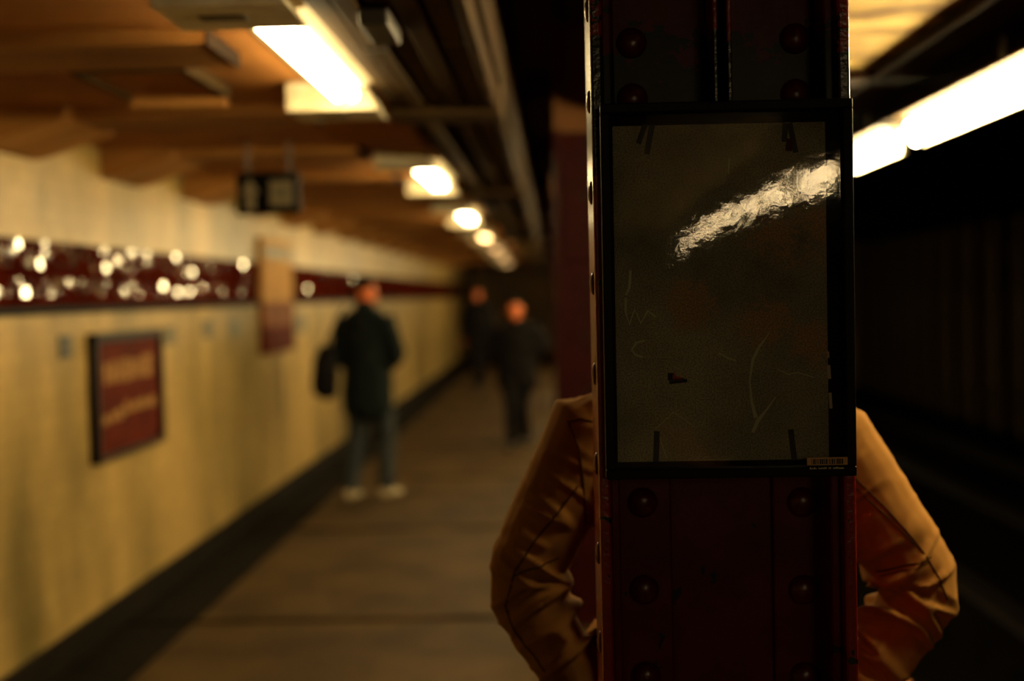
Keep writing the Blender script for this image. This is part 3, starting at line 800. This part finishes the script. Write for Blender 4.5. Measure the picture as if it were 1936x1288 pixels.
def hand(bm, wrist, d, palm_n, curl=0.5, thumb_side=1, s=1.0):
    """palm and five fingers; d = along the hand, palm_n = out of the palm"""
    d = V(d).normalized(); pn = V(palm_n); pn = (pn - pn.dot(d) * d).normalized(); side = d.cross(pn) * thumb_side
    w0 = V(wrist)
    loft(bm, [(w0, side, pn, 0.027 * s, 0.020 * s), (w0 + d * 0.04 * s, side, pn, 0.040 * s, 0.016 * s), (w0 + d * 0.085 * s, side, pn, 0.042 * s, 0.013 * s)], 12)
    for k, (off, ln) in enumerate(((0.033, 0.072), (0.0115, 0.082), (-0.010, 0.076), (-0.0315, 0.060))):
        b = w0 + d * 0.088 * s + side * off * s
        a1, a2, a3 = curl * 0.5, curl * 1.1, curl * 1.6
        p1 = b + (d * math.cos(a1) + pn * math.sin(a1)) * ln * 0.45 * s
        p2 = p1 + (d * math.cos(a2) + pn * math.sin(a2)) * ln * 0.32 * s
        p3 = p2 + (d * math.cos(a3) + pn * math.sin(a3)) * ln * 0.25 * s
        limb(bm, (b - d * 0.02 * s, b, p1, p2, p3), [r * s for r in (0.0085, 0.0088, 0.0080, 0.0074, 0.0062)], n=8)
    b = w0 + d * 0.030 * s + side * 0.030 * s
    p1 = b + (d * 0.6 + side * 0.75 + pn * 0.25).normalized() * 0.040 * s
    p2 = p1 + (d * 0.85 + side * 0.35 + pn * 0.4).normalized() * 0.032 * s
    limb(bm, (b - d * 0.01 * s, b, p1, p2), [r * s for r in (0.013, 0.013, 0.0105, 0.008)], n=8)

def foot(bm, ank, heel_dir, r=1.0):
    """shoe or foot; heel_dir = where the toes point"""
    f = V((heel_dir[0], heel_dir[1], 0)).normalized(); s = V((-f.y, f.x, 0)); a = V(ank); z = V((0, 0, 1))
    pts = [(a - f * 0.045 - z * 0.035, 0.034, 0.040), (a + f * 0.03 - z * 0.035, 0.040, 0.042), (a + f * 0.10 - z * 0.047, 0.046, 0.030), (a + f * 0.155 - z * 0.052, 0.040, 0.024)]
    loft(bm, [(p, s, z, ru * r, rw_ * r) for p, ru, rw_ in pts], 14)
    limb(bm, (a + z * 0.06, a - z * 0.02), (0.040 * r, 0.042 * r))

def person(label, loc, rz, J, mats, voxel=0.007, jv=0.010, coat_len=None, disp=None, hair_len=0.0, hood=False, coat_r=1.0, collar=True, group=None):
    """J: joints in the person's own frame (front = -y, feet on z = 0)"""
    X = V((1, 0, 0)); Yv = V((0, 1, 0)); Z = V((0, 0, 1))
    bm = bmesh.new()
    hc = V(J['head']); tilt = J.get('head_turn', 0); Rz = Matrix.Rotation(tilt, 3, 'Z')
    nk = V(J['neck']); pel = V(J['pelvis']); ch = V(J['chest'])
    H = lambda x, y, z: hc + Rz @ V((x, y, z))
    ell(bm, H(0, 0.012, 0.028), (0.074, 0.092, 0.090), Rz)
    ell(bm, H(0, -0.012, -0.040), (0.058, 0.072, 0.075), Rz)
    ell(bm, H(0, -0.045, -0.092), (0.030, 0.030, 0.024), Rz)
    limb(bm, (H(0, -0.080, 0.012), H(0, -0.096, -0.018), H(0, -0.100, -0.034)), (0.008, 0.011, 0.014), n=8)
    for s in (-1, 1):
        ell(bm, H(s * 0.076, 0.008, -0.005), (0.009, 0.020, 0.032), Rz)
        ell(bm, H(s * 0.030, -0.072, 0.022), (0.022, 0.012, 0.007), Rz)
        ell(bm, H(s * 0.038, -0.058, -0.030), (0.020, 0.020, 0.018), Rz)
    ell(bm, H(0, -0.082, -0.058), (0.022, 0.009, 0.006), Rz); ell(bm, H(0, -0.080, -0.070), (0.019, 0.009, 0.006), Rz)
    limb(bm, (hc - Z * 0.05 + Yv * 0.02, nk, nk - Z * 0.05), (0.055, 0.056, 0.064))
    sv = (V(J['shR']) - V(J['shL'])); sv = sv.normalized(); fv = sv.cross(Z)
    tor = [(nk - Z * 0.07, 0.11, 0.075), (ch + Z * 0.06, 0.150, 0.100), (ch - Z * 0.08, 0.140, 0.100), ((ch + pel) / 2 - Z * 0.02, 0.122, 0.092), (pel + Z * 0.02, 0.145, 0.102), (pel - Z * 0.07, 0.140, 0.100)]
    loft(bm, [(c, sv, fv, a, b) for c, a, b in tor])
    for s in 'LR':
        sh, el, wr = V(J['sh' + s]), V(J['el' + s]), V(J['wr' + s])
        limb(bm, (nk - Z * 0.085, sh.lerp(nk - Z * 0.08, 0.28), sh, sh.lerp(el, 0.5), sh.lerp(el, 0.90), el.lerp(wr, 0.13), el.lerp(wr, 0.5), wr), (0.050, 0.048, 0.042, 0.039, 0.034, 0.034, 0.030, 0.023))
        hd, hn, cu, ts = J['hand' + s]
        hand(bm, wr, hd, hn, cu, ts)
        hp, kn, an = V(J['hip' + s]), V(J['kn' + s]), V(J['an' + s])
        limb(bm, (hp, hp.lerp(kn, 0.5), kn, kn.lerp(an, 0.35), an), (0.085, 0.072, 0.052, 0.052, 0.034))
        foot(bm, an, J['toe' + s], 0.92)
    root = remesh(bm, 'person', voxel, 2, None, M['skin'])
    root.location = loc; root.rotation_euler.z = rz
    tag(root, label, 'person', group)
    for s in (-1, 1):
        bm = bmesh.new(); ell(bm, H(s * 0.031, -0.0745, 0.006), (0.0125, 0.0095, 0.0085), Rz); e = obj('eye', bm, M['eye'], root, smooth=True)
        bm = bmesh.new(); ell(bm, H(s * 0.031, -0.0825, 0.006), (0.0055, 0.0028, 0.0055), Rz); obj('iris', bm, M['ink'], e, smooth=True)
    # hair
    bm = bmesh.new()
    ell(bm, H(0, 0.022, 0.042), (0.082, 0.096, 0.088), Rz); ell(bm, H(0, 0.050, -0.020), (0.074, 0.062, 0.075 + hair_len), Rz)
    ell(bm, H(0, -0.030, 0.085), (0.066, 0.060, 0.038), Rz)
    remesh(bm, 'hair', 0.009, 3, root, mats['hair'], lambda c, n: 0.005 * noise.noise(c * 45))
    # trousers
    bm = bmesh.new()
    loft(bm, [(pel + Z * 0.05, sv, fv, 0.155, 0.115), (pel - Z * 0.06, sv, fv, 0.160, 0.122), (pel - Z * 0.11, sv, fv, 0.135, 0.110)])
    for s in 'LR':
        hp, kn, an = V(J['hip' + s]), V(J['kn' + s]), V(J['an' + s])
        limb(bm, (hp, hp.lerp(kn, 0.5), kn, kn.lerp(an, 0.5), an + Z * 0.02), (0.098, 0.090, 0.074, 0.070, 0.066))
    def tw(c, n): return 0.008 * noise.noise(V((c.x * 9, c.y * 9, c.z * 22)))
    remesh(bm, 'trousers', 0.012, 4, root, mats['trousers'], tw)
    for s in 'LR':
        bm = bmesh.new(); foot(bm, V(J['an' + s]), J['toe' + s], 1.06); remesh(bm, 'shoe', 0.008, 2, root, mats['shoe'])
    # jacket or coat
    bm = bmesh.new()
    k = coat_r
    low = pel + Z * (0.0 if coat_len is None else coat_len)
    tor = [(nk - Z * 0.045, 0.105 * k, 0.085), (nk - Z * 0.09, 0.165 * k, 0.105), (ch + Z * 0.05, 0.195 * k, 0.125), (ch - Z * 0.10, 0.185 * k, 0.130), ((ch + pel) / 2 - Z * 0.03, 0.180 * k, 0.128), (pel + Z * 0.03, 0.188 * k, 0.135), (low - Z * 0.02, 0.195 * k, 0.140)]
    rings = [(c, sv, fv, a, b) for c, a, b in tor]
    loft(bm, rings, 22)
    for s in 'LR':
        sh, el, wr = V(J['sh' + s]), V(J['el' + s]), V(J['wr' + s])
        R_ = J.get('sleeve', (0.088, 0.088, 0.080, 0.070, 0.066, 0.063, 0.054, 0.048))
        limb(bm, (nk - Z * 0.085, sh.lerp(nk - Z * 0.08, 0.28), sh, sh.lerp(el, 0.5), sh.lerp(el, 0.90), el.lerp(wr, 0.13), el.lerp(wr, 0.5), wr), R_, n=18)
    if collar:
        limb(bm, (nk - Z * 0.05 + fv * 0.0, nk + Z * 0.015 + Yv * 0.01), (0.088, 0.080), n=18)
    jk = remesh(bm, 'jacket', jv, 3, root, mats['jacket'], disp or (lambda c, n: 0.010 * noise.noise(V((c.x * 8, c.y * 8, c.z * 13)))))
    return root, jk

# ---- the man behind the column, hands on hips, facing the panel
PY = 2.66
base = V((0.288, PY, 0))
def L(px, py, Y): return P(px, py, Y) - base
shL, elL, wrL = L(1116, 808, 2.66), L(986, 1108, 2.63), L(1098, 1304, 2.61)
shR, elR, wrR = L(1574, 838, 2.66), L(1743, 1108, 2.63), L(1640, 1290, 2.60)
J0 = dict(head=(0.0, -0.005, shL.z + 0.215), neck=(0.0, 0.01, shL.z + 0.085), chest=(0, 0.0, shL.z - 0.13), pelvis=(0, 0, 0.97),
          shL=shL, elL=elL, wrL=wrL, shR=shR, elR=elR, wrR=wrR,
          handL=((0.35, 0.85, -0.35), (0.6, -0.4, 0), 0.35, 1), handR=((-0.35, 0.85, -0.35), (-0.6, -0.4, 0), 0.35, -1),
          hipL=(-0.095, 0, 0.92), hipR=(0.095, 0, 0.92), knL=(-0.115, -0.02, 0.50), knR=(0.115, -0.02, 0.50),
          anL=(-0.125, 0.02, 0.085), anR=(0.13, 0.02, 0.085), toeL=(-0.25, -1), toeR=(0.25, -1),
          sleeve=(0.085, 0.090, 0.084, 0.078, 0.077, 0.076, 0.067, 0.053))
def arm_param(c):
    best = None
    for s, (sh, el, wr) in (('L', (shL, elL, wrL)), ('R', (shR, elR, wrR))):
        for seg, (a, b) in enumerate(((sh, el), (el, wr))):
            ab = b - a; t = max(0, min(1, (c - a).dot(ab) / ab.length_squared)); q = a + ab * t
            d = (c - q).length
            if best is None or d < best[0]: best = (d, s, seg, t, c - q, ab.normalized())
    return best
def jacket_folds(c, n):
    d, s, seg, t, off, ax = arm_param(c)
    base_n = 0.004 * noise.noise(c * 7 + V((3, 1, 2)))
    if d > 0.125:
        return base_n + 0.007 * noise.noise(V((c.x * 9, c.y * 9, c.z * 5)))
    L_ = (elL - shL).length if seg == 0 else (wrL - elL).length
    al = t * L_ if seg == 0 else (elL - shL).length + t * L_
    # folds run round the sleeve and sag: strong towards the inside of the elbow and down the forearm
    inner = 0.5 - 0.5 * (off.normalized().x * (-1 if s == 'L' else 1) if off.length > 1e-4 else 0)
    ph = noise.noise(V((off.x * 7 + (5 if s == 'L' else 0), off.y * 7, al * 25 + 5.5 * off.z)))
    fold = 1.0 - min(1.0, abs(ph) * 3.2)
    near = math.exp(-((al - (elL - shL).length) / 0.13) ** 2)
    wgt = 0.25 + 1.0 * near + (0.45 if seg == 1 else 0)
    edge = 0.06 + 0.94 * min(1, inner * 1.5)
    ph2 = noise.noise(V((off.x * 16, off.y * 16 + 9, al * 34)))
    return base_n + 0.0195 * (fold - 0.35) * wgt * edge + 0.0030 * ph2 * (0.4 + near)
man, jk = person('person in tan cotton jacket behind the column, hands on hips', base, 0, J0,
                 dict(hair=M['hair'], trousers=M['trousers'], shoe=M['shoe_dark'], jacket=M['jacket']),
                 voxel=0.0055, jv=0.0055, coat_len=-0.02, disp=jacket_folds, coat_r=1.18)
# seams: thin cords sunk in the jacket surface
bvh = BVHTree.FromPolygons([v.co.copy() for v in jk.data.vertices], [tuple(p.vertices) for p in jk.data.polygons])
def seam(pts, r=0.0018, lift=0.0002, name='seam', m=None, n_per=9):
    pts = [V(p) for p in pts]; out = []
    for a, b in zip(pts, pts[1:]):
        for k in range(n_per): out.append(a.lerp(b, k / n_per))
    out.append(pts[-1]); S_ = []
    for p in out:
        hit = bvh.ray_cast(p + V((0, -0.4, 0)), V((0, 1, 0)))
        q, nn = (hit[0], hit[1]) if hit[0] is not None else bvh.find_nearest(p)[:2]
        S_.append(q + nn * lift)
    keep = [S_[0]]
    for q in S_[1:]:
        if 0.002 < (q - keep[-1]).length < 0.05: keep.append(q)
    if len(keep) < 3: return
    bm = bmesh.new(); limb(bm, keep, [r] * len(keep), n=6)
    return obj(name, bm, m or M['stitch'], jk, smooth=True)
def sp(px, py): return L(px, py, 2.56)
seam([sp(1618, 905), sp(1680, 965), sp(1740, 1035), sp(1772, 1085), sp(1792, 1135)])
seam([sp(1624, 928), sp(1680, 980), sp(1730, 1030)])
seam([sp(1762, 1056), sp(1710, 1072), sp(1668, 1090)])
seam([sp(1762, 1063), sp(1710, 1080), sp(1672, 1097)], r=0.0012)
seam([sp(1092, 922), sp(1060, 965), sp(1010, 1025), sp(972, 1085), sp(955, 1150), sp(975, 1200), sp(1030, 1270)])
seam([sp(972, 1088), sp(1010, 1075), sp(1055, 1060)])
seam([sp(1075, 800), sp(1095, 850), sp(1104, 920), sp(1108, 1000)])
seam([sp(1080, 800), sp(1100, 794), sp(1122, 800)])

# ---- far people
def far_pose(h=1.75, stride=0.0, armL=None, armR=None, turn=0.0, spread=0.09):
    k = h / 1.75
    J = dict(head=(0, -0.01, 1.635 * k), neck=(0, 0.01, 1.50 * k), chest=(0, 0, 1.29 * k), pelvis=(0, 0, 0.96 * k),
             shL=(-0.185, 0, 1.42 * k), shR=(0.185, 0, 1.42 * k),
             elL=armL[0] if armL else (-0.25, 0.03, 1.13 * k), wrL=armL[1] if armL else (-0.26, -0.05, 0.90 * k),
             elR=armR[0] if armR else (0.25, 0.03, 1.13 * k), wrR=armR[1] if armR else (0.26, -0.05, 0.90 * k),
             handL=((0.05, -0.15, -1), (1, 0, 0), 0.5, -1), handR=((-0.05, -0.15, -1), (-1, 0, 0), 0.5, 1),
             hipL=(-0.09, 0, 0.91 * k), hipR=(0.09, 0, 0.91 * k),
             knL=(-spread - 0.01, -0.06 - stride * 0.45, 0.50 * k), knR=(spread + 0.01, -0.03 + stride * 0.25, 0.49 * k),
             anL=(-spread - 0.01, 0.02 - stride, 0.085), anR=(spread + 0.01, 0.02 + stride, 0.085),
             toeL=(-0.15, -1), toeR=(0.15, -1), head_turn=turn)
    return J
f1 = P(700, 942, 11.4)
J1 = far_pose(1.78, 0.10, armL=((-0.30, 0.02, 1.16), (-0.10, -0.08, 1.02)), armR=((0.28, 0.03, 1.14), (0.10, -0.08, 1.02)), turn=-1.6, spread=0.10)
person('person in dark navy coat, jeans and white shoes beside the tiled wall', (f1.x, f1.y, 0), math.radians(158), J1,
       dict(hair=M['hair'], trousers=M['denim'], shoe=M['shoe_white'], jacket=M['navy']), voxel=0.0075, jv=0.011, coat_len=-0.20, coat_r=1.14)
f2 = P(980, 850, 15.0)
J2 = far_pose(1.57, 0.20, armL=((-0.30, 0.04, 1.06), (-0.11, -0.02, 0.95)), armR=((0.30, 0.04, 1.06), (0.11, -0.02, 0.95)), turn=0.15, spread=0.035)
person('person in black coat walking with both hands in the coat pockets', (f2.x, f2.y, 0), math.radians(-6), J2,
       dict(hair=M['hair'], trousers=M['black_cloth'], shoe=M['shoe_dark'], jacket=M['black_cloth']), voxel=0.0075, jv=0.011, coat_len=-0.16, coat_r=1.12, hair_len=0.05)
f3 = P(906, 735, 24.5)
J3 = far_pose(1.76, 0.16, turn=-0.3, spread=0.05)
person('person all in black, walking farthest down the platform', (f3.x, f3.y, 0), math.radians(10), J3,
       dict(hair=M['hair'], trousers=M['black_cloth'], shoe=M['shoe_dark'], jacket=M['black_cloth']), voxel=0.009, jv=0.012, coat_len=-0.16, coat_r=1.45)

# shoulder bag carried at the navy coat's side
bc = P(614, 702, 11.20)
bg = thing('hand_bag', 'black soft bag hanging beside the navy coated person', 'bag', (bc.x, bc.y, bc.z - 0.17))
bm = bmesh.new()
loft(bm, [(V((0, 0, 0.03)), V((1, 0, 0)), V((0, 1, 0)), 0.105, 0.09), (V((0, 0, 0.15)), V((1, 0, 0)), V((0, 1, 0)), 0.100, 0.10), (V((0.01, 0, 0.31)), V((1, 0, 0)), V((0, 1, 0)), 0.075, 0.08)], 18)
remesh(bm, 'bag_body', 0.012, 3, bg, M['black_cloth'], lambda c, n: 0.012 * noise.noise(c * 10))
bm = bmesh.new(); limb(bm, ((0.01, -0.05, 0.30), (0.06, -0.03, 0.46), (0.12, 0.02, 0.60), (0.16, 0.08, 0.66)), [0.012] * 4, n=8); obj('strap', bm, M['black_cloth'], bg, smooth=True)
